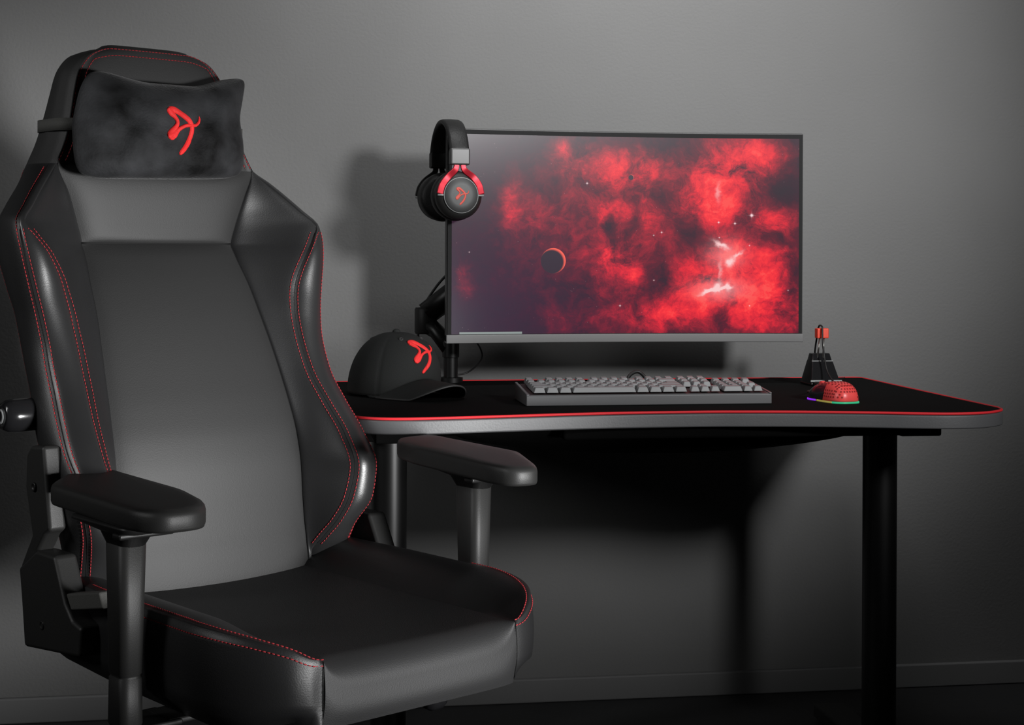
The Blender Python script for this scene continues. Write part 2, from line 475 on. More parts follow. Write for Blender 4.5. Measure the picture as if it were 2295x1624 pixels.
# two rows of stitching round the headrest rim
hbv = BVHTree.FromPolygons([v.co.copy() for v in hr_.data.vertices], [tuple(p.vertices) for p in hr_.data.polygons])
hs = MB()
for off in (.0125, .0015):
    zs_ = list(np.linspace(1.152, 1.318, 18)); L = [(-(float(np.interp(z, zz, Aw))-off), z) for z in zs_]
    zt = ZT-off+.001; xt = float(np.interp(1.335, zz, Aw))-off
    L += [(-float(np.interp(1.333-off*.6, zz, Aw))+off*1.15, 1.333-off*.6), (-xt*.80, zt-.001)]
    L += [(x, zt) for x in np.linspace(-xt*.55, xt*.55, 7)]
    L += [(-x, z) for x, z in L[:20]][::-1]
    pts = []
    for c in cr([(x, z, 0) for x, z in L], 4):
        h, n_, _, _ = hbv.ray_cast(Vector((c[0], -.2, c[1])), Vector((0, 1, 0)))
        if h is not None: pts.append(tuple(h+Vector((0, -.0009, 0))))
    dashes(pts, r=.0008).build('stitching', M['thread'], chair)

# ---- seat cushion
VF, VB = .53, -.06
def umax(v):
    if v <= .37: return .270 - .012*max(0, (.15-v)/.21)
    q = min(1, (v-.37)/(VF-.37)); return .1653+.1047*math.sqrt(max(0, 1-q**1.8))
UC = .165
sv = [VF-(VF-VB)*s**1.9 for s in np.linspace(0, 1, 46)]
RF = .036
def zedge(v): return float(pchip([-.06, .30, .39, .464, .495, .515, .53], [.516, .517, .5175, .5135, .5075, .4995, .484], v))
def ztop(u, v):
    um = umax(v); a = abs(u)
    if a <= UC:
        c = a/UC; z = .4815-.004*(1-c*c)
        rf = RF*(1-c**12)+.0015
        if v > VF-rf: z -= rf-math.sqrt(max(0, rf*rf-(v-(VF-rf))**2))
        return z
    t = min(1, (a-UC)/max(1e-4, um-UC)); sm_ = t*t*(3-2*t)
    fade = min(1, max(0, (.48-v)/.12))
    return .4815+(zedge(v)-.4815)*sm_+.016*fade*math.sin(pi*t**.85)
def vpan(c, v):                     # the front panel bellies out a little between its seams
    return v+.006*(1-abs(c)**8)*min(1, max(0, (v-.42)/.11))
ZB = .380
cols_c = np.sin(np.linspace(-pi/2, pi/2, 45)); cols_b = list(np.linspace(0, .6, 9))+list(np.linspace(.68, 1, 10))
Gc = np.array([[(c*UC, -vpan(c, v), ztop(c*UC*.9999, v)) for c in cols_c] for v in sv])
pn = MB(); pn.add(Gc.reshape(-1, 3), grid_faces(*Gc.shape[:2]))
fw = []
for q in np.linspace(0, 1, 8):
    fw.append([(c*UC, -vpan(c, VF)-.003*math.sin(pi*q)**2+.012*max(0, q-.75), Gc[0][k][2]*(1-q)+(.394)*q) for k, c in enumerate(cols_c)])
fw = np.array(fw); pn.add(fw.reshape(-1, 3), grid_faces(*fw.shape[:2]))
pn.build('seat_panel', M['perf'], chair)
for sg in (-1, 1):
    Gb = np.array([[(sg*lerp(UC, umax(v), t), -v, ztop(lerp(UC, umax(v), t)+(1e-5 if t == 0 else 0), v)) for t in cols_b] for v in sv])
    mb = MB(); mb.add(Gb.reshape(-1, 3), grid_faces(*Gb.shape[:2]))
    edge = Gb[:, -1]; tn = np.gradient(edge, axis=0); tn /= np.linalg.norm(tn, axis=1, keepdims=True)
    nn = np.stack([tn[:, 1], -tn[:, 0], 0*tn[:, 0]], 1); nn /= (np.linalg.norm(nn, axis=1, keepdims=True)+1e-9)
    nn[nn[:, 0]*sg < -.2] *= -1
    nn[0] = (sg*.5, -.86, 0); W = []
    for q in np.linspace(0, 1, 10):
        zb = ZB+.020*np.exp(-((edge[:, 1]+VF)/.05)**2); fade = np.minimum(1, np.arange(len(edge))/6)[:, None]
        W.append(edge+nn*fade*(.005*math.sin(pi*min(1, q*1.1))-.03*max(0, q-.8)/.2)+np.stack([0*zb, 0*zb, (zb-edge[:, 2])*q], 1))
    W = np.array(W); mb.add(W.reshape(-1, 3), grid_faces(*W.shape[:2]))
    mb.build('seat_bolster', M['leather'], chair)
    st = MB()
    lim = 40
    up_ = []
    for i in range(0, lim):
        um_ = umax(sv[i]); uu = max(UC+(um_-UC)*.6, um_-.009); up_.append((sg*uu, -sv[i], ztop(uu, sv[i])+.0010))
        if sg > 0 and sv[i] < .335: break
    dashes(cr(up_, 3), r=.0009).build('stitching', M['thread'], chair)
    lo2 = []
    for i in range(0, lim):
        q = .075; lo2.append(edge[i]+nn[i]*fade[i]*(.005*math.sin(pi*q*1.1))+nn[i]*.0010+np.array([0, 0, (ZB-edge[i][2])*q]))
    dashes(cr(lo2, 3), r=.0009).build('stitching', M['thread'], chair)
    sm = MB()
    sm.tube([(sg*(UC+.0008), -VF-.004*math.sin(pi*q)-.0005+.012*max(0, q-.75), lerp(.4815, .40, q)) for q in np.linspace(0, 1, 8)], .0007, 6)
    sm.build('seam_cord', M['seam'], chair)
# seat pan underneath
outl = [(umax(v)-.014, -v) for v in sv[1:]]
pol = [(x, y) for x, y in outl]+[(-x, y) for x, y in outl[::-1]]
MB().prism([(x*.80, y*.86) for x, y in pol], .374, .402).build('seat_pan', M['net'], chair, smooth=False)

# ---- armrests
def rounded_rect(w, h, r, n=5):
    P = []
    for (sx, sy, a0) in ((1, 1, 0), (-1, 1, pi/2), (-1, -1, pi), (1, -1, 3*pi/2)):
        for k in range(n+1):
            a = a0+pi/2*k/n; P.append((sx*(w/2-r)+r*math.cos(a), sy*(h/2-r)+r*math.sin(a)))
    return P
def loft(secs):
    V = []; n = len(secs[0])
    for s in secs: V += s
    Fc = grid_faces(len(secs), n, 0, True); Fc.append(tuple(range(n))[::-1]); Fc.append(tuple((len(secs)-1)*n+k for k in range(n)))
    return V, Fc
def armrest(U, Vp, top, poly, ztop_, bot=.372, slope=0.0):
    def sec(z, w, h, r=.012, dx=0, dy=0): return [(U+dx+x, -Vp+dy+y, z) for x, y in rounded_rect(w, h, r)]
    V, Fc = loft([sec(bot, .032, .046), sec(bot+.004, .035, .049), sec(bot+.064, .034, .047), sec(bot+.066, .031, .044), sec(bot+.069, .031, .044), sec(bot+.071, .034, .047), sec(top-.03, .040, .055), sec(top-.028, .036, .050)])
    post = mk('armrest', V, Fc, M['plastic'], chair)
    V, Fc = loft([sec(top-.034, .036, .050), sec(top-.014, .044, .085, .015), sec(top, .090, .170, .02), sec(top+.004, .088, .166, .02)])
    mk('pad_collar', V, Fc, M['plastic_d'], post)
    # pad: stacked insets of its outline so that the top is softly domed
    ctr = np.mean(np.array(poly), axis=0); P = np.array(poly)
    def ring(inset, z): 
        Q = P+(ctr-P)/np.linalg.norm(ctr-P, axis=1, keepdims=True)*inset
        return [(x, -v, z+slope*(v-ctr[1])) for x, v in Q]
    tk = .030
    pr = [ring(.008, ztop_-tk), ring(.002, ztop_-tk+.001), ring(0, ztop_-tk+.005), ring(0, ztop_-.010), ring(.002, ztop_-.005), ring(.007, ztop_-.0015), ring(.020, ztop_), ring(.045, ztop_+.0005)]
    V, Fc = loft(pr)
    mk('arm_pad', V, Fc, M['plastic'], post)
    mb = MB(); mb.box((U-.036 if U < 0 else U-.045, -Vp-.05, top-.016), (U+.045 if U < 0 else U+.036, -Vp-.028, top-.008))
    bevel(mb.build('adjust_button', M['plastic_d'], post, False), .003)
def corner_round(poly, rad, n=6):
    out = []; m_ = len(poly)
    for i in range(m_):
        p = np.array(poly[i], float); a = np.array(poly[i-1], float)-p; b = np.array(poly[(i+1) % m_], float)-p
        la, lb = np.linalg.norm(a), np.linalg.norm(b); r = min(rad, la*.45, lb*.45)
        s, e = p+a/la*r, p+b/lb*r
        for k in range(n+1):
            t = k/n; out.append((1-t)**2*s+2*t*(1-t)*p+t*t*e)
    return [tuple(q) for q in out]
polyL = corner_round([(-.250, .000), (-.200, .016), (-.214, .270), (-.250, .385), (-.280, .426), (-.338, .424), (-.356, .385), (-.340, .105)], .03)
polyR = corner_round([(.290, .096), (.361, .091), (.352, .338), (.266, .472), (.222, .463), (.216, .420), (.240, .200), (.262, .130)], .02)
armrest(-.310, .278, .645, polyL, .679, .372)
armrest(.310, .270, .660, polyR, .692, .372, -.02)

# ---- recline mechanism on the chair's side
def side_plate(poly, u0, u1, name, m, parent, bw=.006):
    V = [(u0, -v, z) for v, z in poly]+[(u1, -v, z) for v, z in poly]; n = len(poly)
    Fc = [tuple(range(n)), tuple(range(n, 2*n))[::-1]]+[(i, (i+1) % n, n+(i+1) % n, n+i) for i in range(n)]
    return bevel(mk(name, V, Fc, m, parent, False), bw, 3)
for sg in (-1, 1):
    u0, u1 = (-.272, -.300) if sg < 0 else (.250, .274)
    br = side_plate([(-.051, .700), (-.036, .715), (.006, .718), (.018, .654), (.029, .596), (.012, .587), (-.012, .560), (-.016, .535), (-.035, .52), (-.071, .528), (-.031, .582), (-.054, .652)], u0, u1, 'recline_bracket', M['plastic'], chair)
    side_plate([(-.071, .528), (-.012, .562), (.048, .562), (.082, .500), (.105, .479), (.133, .473), (.128, .430), (-.051, .412), (-.063, .489)], sg*.266, sg*.302, 'recline_cover', M['plastic'], chair)
    ll = MB(); ll.box((sg*.286-.012, -.195, .499), (sg*.286+.012, -.085, .522), Matrix.Translation((0, 0, -.02)) @ Matrix.Rotation(math.radians(0), 4, 'X'))
    if sg < 0:
        V = [(u, -v, z) for u in (-.300, -.276) for v, z in ((.081, .513), (.182, .532), (.195, .511), (.098, .492))]
        bevel(mk('recline_lever', V, [(0,1,2,3),(7,6,5,4),(0,4,5,1),(1,5,6,2),(2,6,7,3),(3,7,4,0)], M['strap'], chair, False), .003)
    # screws
    for (v, z) in ((-.02, .655), (.01, .455)):
        MB().lathe([(.007, 0), (.007, .002), (.005, .003), (.004, .001), (.0005, .001)], 16, Matrix.Translation((sg*.3005, -v, z)) @ Matrix.Rotation(sg*pi/2, 4, 'Y')).build('screw', M['plastic_d'], chair)
# lumbar knob on the chair's left flank as seen
kn = MB().lathe([(.020, -.02), (.024, -.01), (.026, .0), (.026, .028), (.0245, .040), (.020, .047), (.0125, .050), (.0120, .049), (.0005, .049)], 40, Matrix.Translation((-.268, .100, .754)) @ Matrix.Rotation(-pi/2, 4, 'Y')).build('lumbar_knob', M['gloss'], chair)
MB().lathe([(.0115, .0485), (.0115, .0515), (.0085, .0515), (.0085, .0485)], 32, Matrix.Translation((-.268, .100, .754)) @ Matrix.Rotation(-pi/2, 4, 'Y'), caps=False).build('knob_ring', M['ring'], kn)

# ---- underframe: mechanism plate, arm brackets, gas lift, star base, casters
mp = MB(); mp.box((-.09, -.36, .335), (.09, -.10, .377)); bevel(mp.build('tilt_mechanism', M['metal_k'], chair, False), .008)
for sg in (-1, 1):
    b_ = MB(); b_.box((sg*.285-.045 if sg > 0 else sg*.285-.02, -.31, .366), (sg*.285+.02 if sg > 0 else sg*.285+.045, -.235, .374)); b_.box((min(sg*.05, sg*.26), -.305, .366), (max(sg*.05, sg*.26), -.24, .3745))
    bevel(b_.build('arm_bracket', M['plastic'], chair, False), .003)
MB().tube([(.06, -.30, .352), (.11, -.38, .352), (.115, -.40, .352)], .006, 8).build('tilt_lever', M['metal_k'], chair)
MB().lathe([(.001, -.016), (.012, -.015), (.017, -.006), (.017, .010), (.012, .018), (.001, .020)], 24, Matrix.Translation((.118, -.405, .354)) @ Matrix.Rotation(pi/2, 4, 'Y')).build('tilt_lever_knob', M['gloss'], chair)
MB().lathe([(.025, .09+FL), (.025, .20), (.014, .2), (.014, .34)], 28, Matrix.Translation((0, -.23, 0))).build('gas_lift', M['metal_k'], chair)
for k in range(5):
    a = math.radians(20+72*k); dx, dy = math.cos(a), math.sin(a)
    pts = [(dx*r_, -.23+dy*r_, z_) for r_, z_ in ((.02, .125+FL), (.12, .120+FL), (.24, .098+FL), (.33, .080+FL))]
    leg = MB().tube(pts, [.034, .030, .024, .018], 10).build('base_leg', M['plastic_d'], chair)
    cx_, cy_ = dx*.325, -.23+dy*.325
    cs = MB()
    for s_ in (-1, 1):
        T = Matrix.Translation((cx_-dy*s_*.016, cy_+dx*s_*.016, .0302+FL)) @ Matrix.Rotation(a, 4, 'Z') @ Matrix.Rotation(pi/2, 4, 'X')
        cs.lathe([(.022, -.010), (.029, -.007), (.030, 0), (.029, .007), (.022, .010)], 24, T)
    cs.box((cx_-.008, cy_-.008, .03+FL), (cx_+.008, cy_+.008, .085+FL))
    cs.build('caster', M['plastic_d'], leg)

# ================================================================== NECK PILLOW (on the headrest)
rz = TH-PHI
pil = thing('neck_pillow', 'black plush neck pillow with red emblem strapped to the chair headrest', 'pillow', (cxy[0], cxy[1], cz), rz)
pil.scale = (CS, CS, CS)
PC = np.array([.000, .158, 1.207])
def pil_pt(s, t, side):
    # outline: leaning left edge, waisted right edge, dipping top edge, nearly straight foot
    k = 1-.085*(abs(s)**6*abs(t)**6)
    s2, t2 = s*k, t*k
    lf = float(pchip([-1, -.2, .4, 1], [-.178, -.176, -.162, -.138], t2)); rt = float(pchip([-1, -.3, .1, .5, 1], [.137, .139, .137, .147, .170], t2))
    tp = float(pchip([-1, -.3, .2, .65, 1], [.102, .080, .080, .097, .110], s2)); bt_ = -.087+.010*(s2+1)/2
    x = lf*(1-s2)/2+rt*(1+s2)/2; z = bt_*(1-t2)/2+tp*(1+t2)/2
    rr = max(0, 1-abs(s)**3.0)**.5*max(0, 1-abs(t)**3.0)**.5
    lump = .004*math.sin(7.3*s+2.1*t+.5)*math.sin(5.1*t-1.3*s)+.0025*math.sin(15*s-4*t)
    return (PC[0]+x, PC[1]+.20*z+((-.050*rr-lump*rr) if side == 0 else .012*rr), PC[2]+z)
n1, n2 = 49, 33
ss = np.sin(np.linspace(-pi/2, pi/2, n1)); ts = np.sin(np.linspace(-pi/2, pi/2, n2))
pm = MB()
for sd in (0, 1):
    G = [pil_pt(s, t, sd) for t in ts for s in ss]; pm.add(G, grid_faces(n2, n1))
body = pm.build('pillow_body', M['plush'], pil)
logo('embroidered_emblem', body, (-.004, .10, 1.205), (1, .0, 0), (0, .12, 1), .083, M['embroid'], pil, .0035)
# elastic strap round the headrest
sp = []
def head_at(z, k):
    return float(np.interp(z, zz, k))
zst = 1.212
w0 = head_at(zst, Aw); dF = head_at(zst, Ad); wB = head_at(zst, Sw); dB = head_at(zst, Sd)
hC, hCd = head_at(zst, Cw), head_at(zst, Cd)
half = [(-.12, dF-.020), (-w0+.002, dF-.0095), (-hC-.0070, hCd-.002), (-(hC+wB)/2-.0085, (hCd+dB)/2), (-wB-.0025, dB+.003), (-wB*.8, dB+.024), (-wB*.4, dB+.0305)]
path = half+[(0, dB+.0315)]+[(-x, y) for x, y in half[::-1]]
path = cr([(x, y, 0) for x, y in path], 5)
V = []
for (x, y, _) in path:
    for dz in (-.0100, .0100): V.append((x, y, zst+dz-.0*x))
so = mk('strap', V, grid_faces(len(path), 2), M['strap'], pil)
sd_ = so.modifiers.new('sol', 'SOLIDIFY'); sd_.thickness = .0016; sd_.offset = 1

# ================================================================== DESK
XL, XR, YB, DZ = .133, 1.300, -.128, .727
XC = (XL+XR)/2
def desk_outline(ins=0.0):
    # concave front edge, rounded corners; counter-clockwise from back-left
    F_ = [(XL+.0, -.80), (XL+.012, -.830), (XL+.045, -.857), (XL+.090, -.866), (XL+.16, -.860), (XL+.26, -.843), (XL+.38, -.824), (XL+.48, -.814), (XC+.03, -.812), (XR-.48, -.818), (XR-.38, -.831), (XR-.27, -.855), (XR-.20, -.876), (XR-.14, -.889), (XR-.085, -.886), (XR-.045, -.868), (XR-.012, -.836), (XR, -.80)]
    P = [np.array(p) for p in F_]
    C = [c[:2] for c in cr([(*p, 0) for p in P], 6)]
    B = []
    r = .02
    for k in range(7):
        a = pi/2*k/6; B.append(np.array([XR-r+r*math.cos(a), YB-r+r*math.sin(a)]))
    for k in range(7):
        a = pi/2+pi/2*k/6; B.append(np.array([XL+r+r*math.cos(a), YB-r+r*math.sin(a)]))
    O = C+B
    if ins:
        out = []
        n = len(O)
        for i in range(n):
            t = O[(i+1) % n]-O[i-1]; t = t/(np.linalg.norm(t)+1e-9); out.append(O[i]+np.array([-t[1], t[0]])*ins)
        O = out
    return [tuple(p) for p in O]
desk = thing('standing_desk', 'black desk with concave grey front edge on two round black legs', 'desk', (0, 0, 0))
top = MB(); top.prism(desk_outline(), DZ-.024, DZ)
bevel(top.build('desktop', M['desk'], desk, False), .003, 3)
YL = -.50
for x in (.2235, 1.1955):
    lg = MB(); lg.lathe([(.0335, .036), (.0335, .66)], 40, Matrix.Translation((x, YL, 0)))
    L = lg.build('leg', M['metal_k'], desk); L.data.polygons.foreach_set('use_smooth', [True]*len(L.data.polygons)); L.modifiers.new('es', 'EDGE_SPLIT')
    ft = MB(); ft.box((x-.034, -.82, .006), (x+.034, -.215, .036))
    bevel(ft.build('foot', M['plastic'], desk, False), .006, 3)
    tb = MB(); tb.box((x-.04, -.70, .668), (x+.04, -.24, DZ-.0245))
    tb.box((x-.05, YL-.05, .653), (x+.05, YL+.05, .67))
    bevel(tb.build('top_bracket', M['net'], desk, False), .004)
cbm = MB(); cbm.box((.19, YL-.03, .66), (1.23, YL+.03, DZ-.0245)); bevel(cbm.build('crossbeam', M['metal_k'], desk, False), .004)
ctl = MB(); ctl.box((.50, -.80, .682), (1.156, -.72, DZ-.0245)); bevel(ctl.build('front_rail', M['net'], desk, False), .006)
hk = MB(); hk.tube([(1.165, -.60, .70), (1.165, -.60, .676), (1.172, -.60, .668), (1.180, -.60, .674)], .005, 8); hk.build('cable_hook', M['metal_k'], desk)
# sagging cable net under the top
rows = []
for t in np.linspace(0, 1, 21):
    x = lerp(.30, 1.11, t); row = []
    for q in np.linspace(-1, 1, 9):
        row.append((x, -.62+.15*q, DZ-.03-(.055*math.sin(pi*t)**.5)*(1-q**4)))
    rows.append(row)
nt_ = np.array(rows); no = mk('cable_net', nt_.reshape(-1, 3), grid_faces(*nt_.shape[:2]), M['net'], desk)
no.modifiers.new('sol', 'SOLIDIFY').thickness = .002

# mat
dm = thing('desk_mat', 'full-size black cloth desk mat with bright red stitched edge on the desk', 'desk mat', (0, 0, 0))
MB().prism(desk_outline(.003), DZ+.0002, DZ+.0032).build('mat_sheet', M['mat'], dm, False)
O = desk_outline(.002)
ed = MB(); ed.tube([(x, y, DZ+.0026) for x, y in O], .0024, 8, closed=True)
ed.build('stitched_edge', M['mat_edge'], dm)
MZ = DZ+.0032

# ================================================================== MONITOR
mon = thing('monitor', 'wide curved monitor showing a red space nebula with dark planets', 'monitor', (0, 0, 0))
mx0, mx1, mz0, mz1 = .3535, 1.1075, .8195, 1.2575
mcx = (mx0+mx1)/2; RC = 2.6; YM = -.268
def cv(x): return YM-(RC-math.sqrt(RC*RC-(x-mcx)**2))*(-1)*(-1)
def slab(name, x0, x1, z0, z1, y0, y1, m, nseg=40, parent=None):
    """curved slab: y offsets relative to the screen curve"""
    V = []
    for k in range(nseg+1):
        x = lerp(x0, x1, k/nseg); c = YM-(RC-math.sqrt(RC*RC-(x-mcx)**2))
        V += [(x, c+y0, z0), (x, c+y1, z0), (x, c+y1, z1), (x, c+y0, z1)]
    Fc = grid_faces(nseg+1, 4, 0, True)+[(0, 1, 2, 3), tuple(nseg*4+k for k in (3, 2, 1, 0))]
    return mk(name, V, Fc, m, parent, False)
bevel(slab('housing', mx0, mx1, mz0+.002, mz1, .003, .030, M['rim'], parent=mon), .002, 2)
slab('bezel', mx0+.0025, mx1-.0025, mz0+.010, mz1-.0025, .0005, .006, M['bezel'], parent=mon)
bevel(slab('chin', mx0, mx1, mz0, mz0+.0175, -.003, .030, M['chin'], parent=mon), .0015, 2)
sx0, sx1, sz0, sz1 = mx0+.0105, mx1-.0095, mz0+.0185, mz1-.0115
V = []; uv = []
NS = 48
for k in range(NS+1):
    t = k/NS; x = lerp(sx0, sx1, t); c = YM-(RC-math.sqrt(RC*RC-(x-mcx)**2))
    V += [(x, c, sz0), (x, c, sz1)]; uv += [(t, 0), (t, 1)]
scr = mk('screen', V, grid_faces(NS+1, 2), None, mon, True, False)
ul = scr.data.uv_layers.new(name='UVMap')
for lp in scr.data.loops: ul.data[lp.index].uv = uv[lp.vertex_index]
bk = MB(); bk.box((mcx-.17, YM+.028, .90), (mcx+.17, YM+.062, 1.16)); bevel(bk.build('back_cover', M['bezel'], mon, False), .015, 3)

def screen_material():
    m, nt, b = new_mat('screen_nebula')
    N, L = nt.nodes, nt.links
    def val(v):
        n = N.new('ShaderNodeValue'); n.outputs[0].default_value = v; return n.outputs[0]
    def math_(op, a, b_=None, c=None, clamp=False):
        n = N.new('ShaderNodeMath'); n.operation = op; n.use_clamp = clamp
        for i, q in enumerate((a, b_, c)):
            if q is None: continue
            if isinstance(q, (int, float)): n.inputs[i].default_value = q
            else: L.new(q, n.inputs[i])
        return n.outputs[0]
    uvn = N.new('ShaderNodeUVMap'); uvn.uv_map = 'UVMap'
    mp_ = N.new('ShaderNodeVectorMath'); mp_.operation = 'MULTIPLY'; mp_.inputs[1].default_value = (1.78, 1.0, 1.0)
    L.new(uvn.outputs['UV'], mp_.inputs[0])
    P = mp_.outputs[0]
    def noise(scale, det, rough, dist=0.0, off=(0, 0, 0), vec=None):
        n = N.new('ShaderNodeTexNoise'); n.inputs['Scale'].default_value = scale; n.inputs['Detail'].default_value = det
        n.inputs['Roughness'].default_value = rough; n.inputs['Distortion'].default_value = dist
        a = N.new('ShaderNodeVectorMath'); a.operation = 'ADD'; a.inputs[1].default_value = off
        L.new(vec or P, a.inputs[0]); L.new(a.outputs[0], n.inputs['Vector']); return n
    # warp the coordinates a little so that the blobs turn cloudy
    wn = noise(3.2, 5, .6, 0, (3.1, 1.7, 0))
    ws = N.new('ShaderNodeVectorMath'); ws.operation = 'SUBTRACT'; ws.inputs[1].default_value = (.5, .5, .5); L.new(wn.outputs['Color'], ws.inputs[0])
    wc = N.new('ShaderNodeVectorMath'); wc.operation = 'SCALE'; wc.inputs['Scale'].default_value = .20; L.new(ws.outputs[0], wc.inputs[0])
    wa = N.new('ShaderNodeVectorMath'); wa.operation = 'ADD'; L.new(P, wa.inputs[0]); L.new(wc.outputs[0], wa.inputs[1])
    PW = wa.outputs[0]
    def sep(v):
        s = N.new('ShaderNodeSeparateXYZ'); L.new(v, s.inputs[0]); return s.outputs[0], s.outputs[1]
    wx, wy = sep(PW); px, py = sep(P)
    def blob(x, y, rx, ry, amp, X=wx, Y=wy, rot=0.0):
        dx = math_('SUBTRACT', X, x*1.78); dy = math_('SUBTRACT', Y, 1-y)
        if rot:
            c, s = math.cos(rot), math.sin(rot)
            a = math_('ADD', math_('MULTIPLY', dx, c), math_('MULTIPLY', dy, s)); d = math_('SUBTRACT', math_('MULTIPLY', dy, c), math_('MULTIPLY', dx, s)); dx, dy = a, d
        dx = math_('MULTIPLY', dx, 1/(rx*1.78)); dy = math_('MULTIPLY', dy, 1/ry)
        r2 = math_('ADD', math_('MULTIPLY', dx, dx), math_('MULTIPLY', dy, dy))
        return math_('MULTIPLY', math_('POWER', 2.71828, math_('MULTIPLY', r2, -1.0)), amp)
    def total(lst):
        s = lst[0]
        for q in lst[1:]: s = math_('ADD', s, q)
        return s
    dens = total([blob(.775, .17, .085, .20, .62), blob(.89, .07, .07, .09, .62), blob(.86, .22, .07, .10, .35), blob(.70, .26, .06, .12, .30), blob(.775, .37, .055, .09, .55),
                  blob(.76, .78, .135, .16, .95), blob(.82, .60, .08, .09, .55), blob(.935, .43, .055, .075, .62), blob(.95, .58, .05, .06, .25), blob(.90, .78, .06, .13, .50),
                  blob(.465, .345, .055, .06, .42), blob(.43, .42, .02, .07, .30), blob(.47, .60, .055, .08, .62), blob(.52, .70, .030, .09, .50), blob(.43, .73, .03, .06, .35), blob(.575, .40, .045, .16, .30),
                  blob(.50, .14, .085, .07, .50), blob(.47, .20, .04, .03, .30), blob(.57, .12, .05, .10, .25), blob(.315, .06, .035, .06, .42), blob(.38, .17, .12, .12, .24), blob(.17, .34, .03, .13, .34), blob(.24, .42, .03, .09, .20),
                  blob(.04, .74, .03, .09, .28), blob(.60, .93, .14, .07, .40), blob(.96, .92, .09, .11, .50), blob(.38, .93, .12, .09, .16), blob(.30, .45, .2, .2, .12), blob(.66, .50, .40, .60, .19), blob(.30, .55, .35, .45, .055)])
    dk = total([blob(.955, .26, .045, .06, .8), blob(.685, .53, .05, .09, .55), blob(.60, .72, .05, .11, .45), blob(.60, .28, .02, .10, .35), blob(.93, .52, .05, .025, .5), blob(.455, .44, .02, .045, .5), blob(.78, .93, .035, .05, .55), blob(.62, .02, .10, .05, .45), blob(.53, .42, .025, .05, .45)])
    n1 = noise(5.5, 10, .72, .35, (0, 0, 2.2), PW); n2 = noise(17, 8, .70, .3, (5, 2, 0), PW)
    n1s = math_('MAXIMUM', math_('SUBTRACT', math_('MULTIPLY', n1.outputs['Fac'], 3.4), .85), 0.12)
    n2s = math_('ADD', math_('MULTIPLY', n2.outputs['Fac'], 1.9), .08)
    dens = math_('MULTIPLY', dens, math_('SUBTRACT', 1.0, math_('MULTIPLY', dk, 1.0, clamp=True)))
    dens = math_('MULTIPLY', dens, .85)
    D = math_('MULTIPLY', math_('MULTIPLY', dens, n1s), n2s)
    ramp = N.new('ShaderNodeValToRGB'); cr_ = ramp.color_ramp
    cr_.elements[1].color = (1.0, .070, .065, 1); cr_.elements[0].position = 0; cr_.elements[0].color = (.020, .012, .022, 1)
    for pos, c in ((.07, (.038, .008, .021, 1)), (.18, (.115, .007, .022, 1)), (.34, (.33, .010, .028, 1)), (.54, (.72, .014, .034, 1)), (.80, (1.0, .028, .040, 1))):
        e = cr_.elements.new(pos); e.color = c
    cr_.elements[-1].position = 1.0
    L.new(D, ramp.inputs[0])
    col = ramp.outputs[0]
    # faint violet veil over the lower left
    def mixc(fac, c1, c2, mode='MIX'):
        n = N.new('ShaderNodeMix'); n.data_type = 'RGBA'; n.blend_type = mode
        if isinstance(fac, (int, float)): n.inputs['Factor'].default_value = fac
        else: L.new(fac, n.inputs['Factor'])
        for sck, c in ((n.inputs[6], c1), (n.inputs[7], c2)):
            if isinstance(c, tuple): sck.default_value = c
            else: L.new(c, sck)
        return n.outputs[2]
    col = mixc(1.0, col, mixc(blob(.08, .85, .35, .5, 1.0), (0, 0, 0, 1), (.010, .006, .018, 1)), 'ADD')
    # white-hot filaments
    fw_ = noise(26, 4, .6, 0, (2, 5, 0), P); fs = N.new('ShaderNodeVectorMath'); fs.operation = 'SUBTRACT'; fs.inputs[1].default_value = (.5, .5, .5); L.new(fw_.outputs['Color'], fs.inputs[0])
    fc = N.new('ShaderNodeVectorMath'); fc.operation = 'SCALE'; fc.inputs['Scale'].default_value = .045; L.new(fs.outputs[0], fc.inputs[0])
    fa_ = N.new('ShaderNodeVectorMath'); fa_.operation = 'ADD'; L.new(P, fa_.inputs[0]); L.new(fc.outputs[0], fa_.inputs[1])
    hx_, hy_ = sep(fa_.outputs[0])
    hot = total([blob(.742, .785, .022, .007, 1.5, hx_, hy_, .35), blob(.766, .765, .008, .020, 1.4, hx_, hy_, -.3), blob(.785, .775, .018, .007, 1.4, hx_, hy_, .25), blob(.797, .76, .006, .018, 1.0, hx_, hy_), blob(.775, .775, .07, .05, .30, hx_, hy_),
                 blob(.778, .548, .020, .010, 1.1, hx_, hy_, -.5), blob(.803, .635, .009, .017, 1.0, hx_, hy_, -.4), blob(.825, .60, .016, .007, .8, hx_, hy_, .7), blob(.79, .60, .05, .07, .22, hx_, hy_), blob(.768, .28, .006, .04, .45, hx_, hy_), blob(.775, .68, .004, .05, .35, hx_, hy_)])
    hotm = math_('MULTIPLY', hot, 1.0, clamp=True)
    col = mixc(hotm, col, (1.0, .62, .62, 1))
    # stars
    for (x, y, r, a) in ((.865, .395, .007, 1), (.817, .437, .0045, .9), (.770, .432, .004, .8), (.388, .238, .0045, .7), (.605, .485, .004, .7), (.485, .86, .004, .6), (.582, .50, .003, .5), (.859, .55, .003, .6), (.583, .73, .003, .5), (.772, .51, .003, .6), (.86, .86, .003, .6), (.05, .59, .003, .4), (.97, .78, .003, .4)):
        r *= .5
        s = math_('ADD', blob(x, y, r, r*1.7, a*1.3, px, py), blob(x, y, r*2.6, r*.4, a*.3, px, py))
        s = math_('ADD', s, blob(x, y, r*.25, r*4.5, a*.3, px, py), clamp=True)
        col = mixc(s, col, (1.0, .72, .75, 1))
    vs = N.new('ShaderNodeTexVoronoi'); vs.inputs['Scale'].default_value = 34; L.new(P, vs.inputs['Vector'])
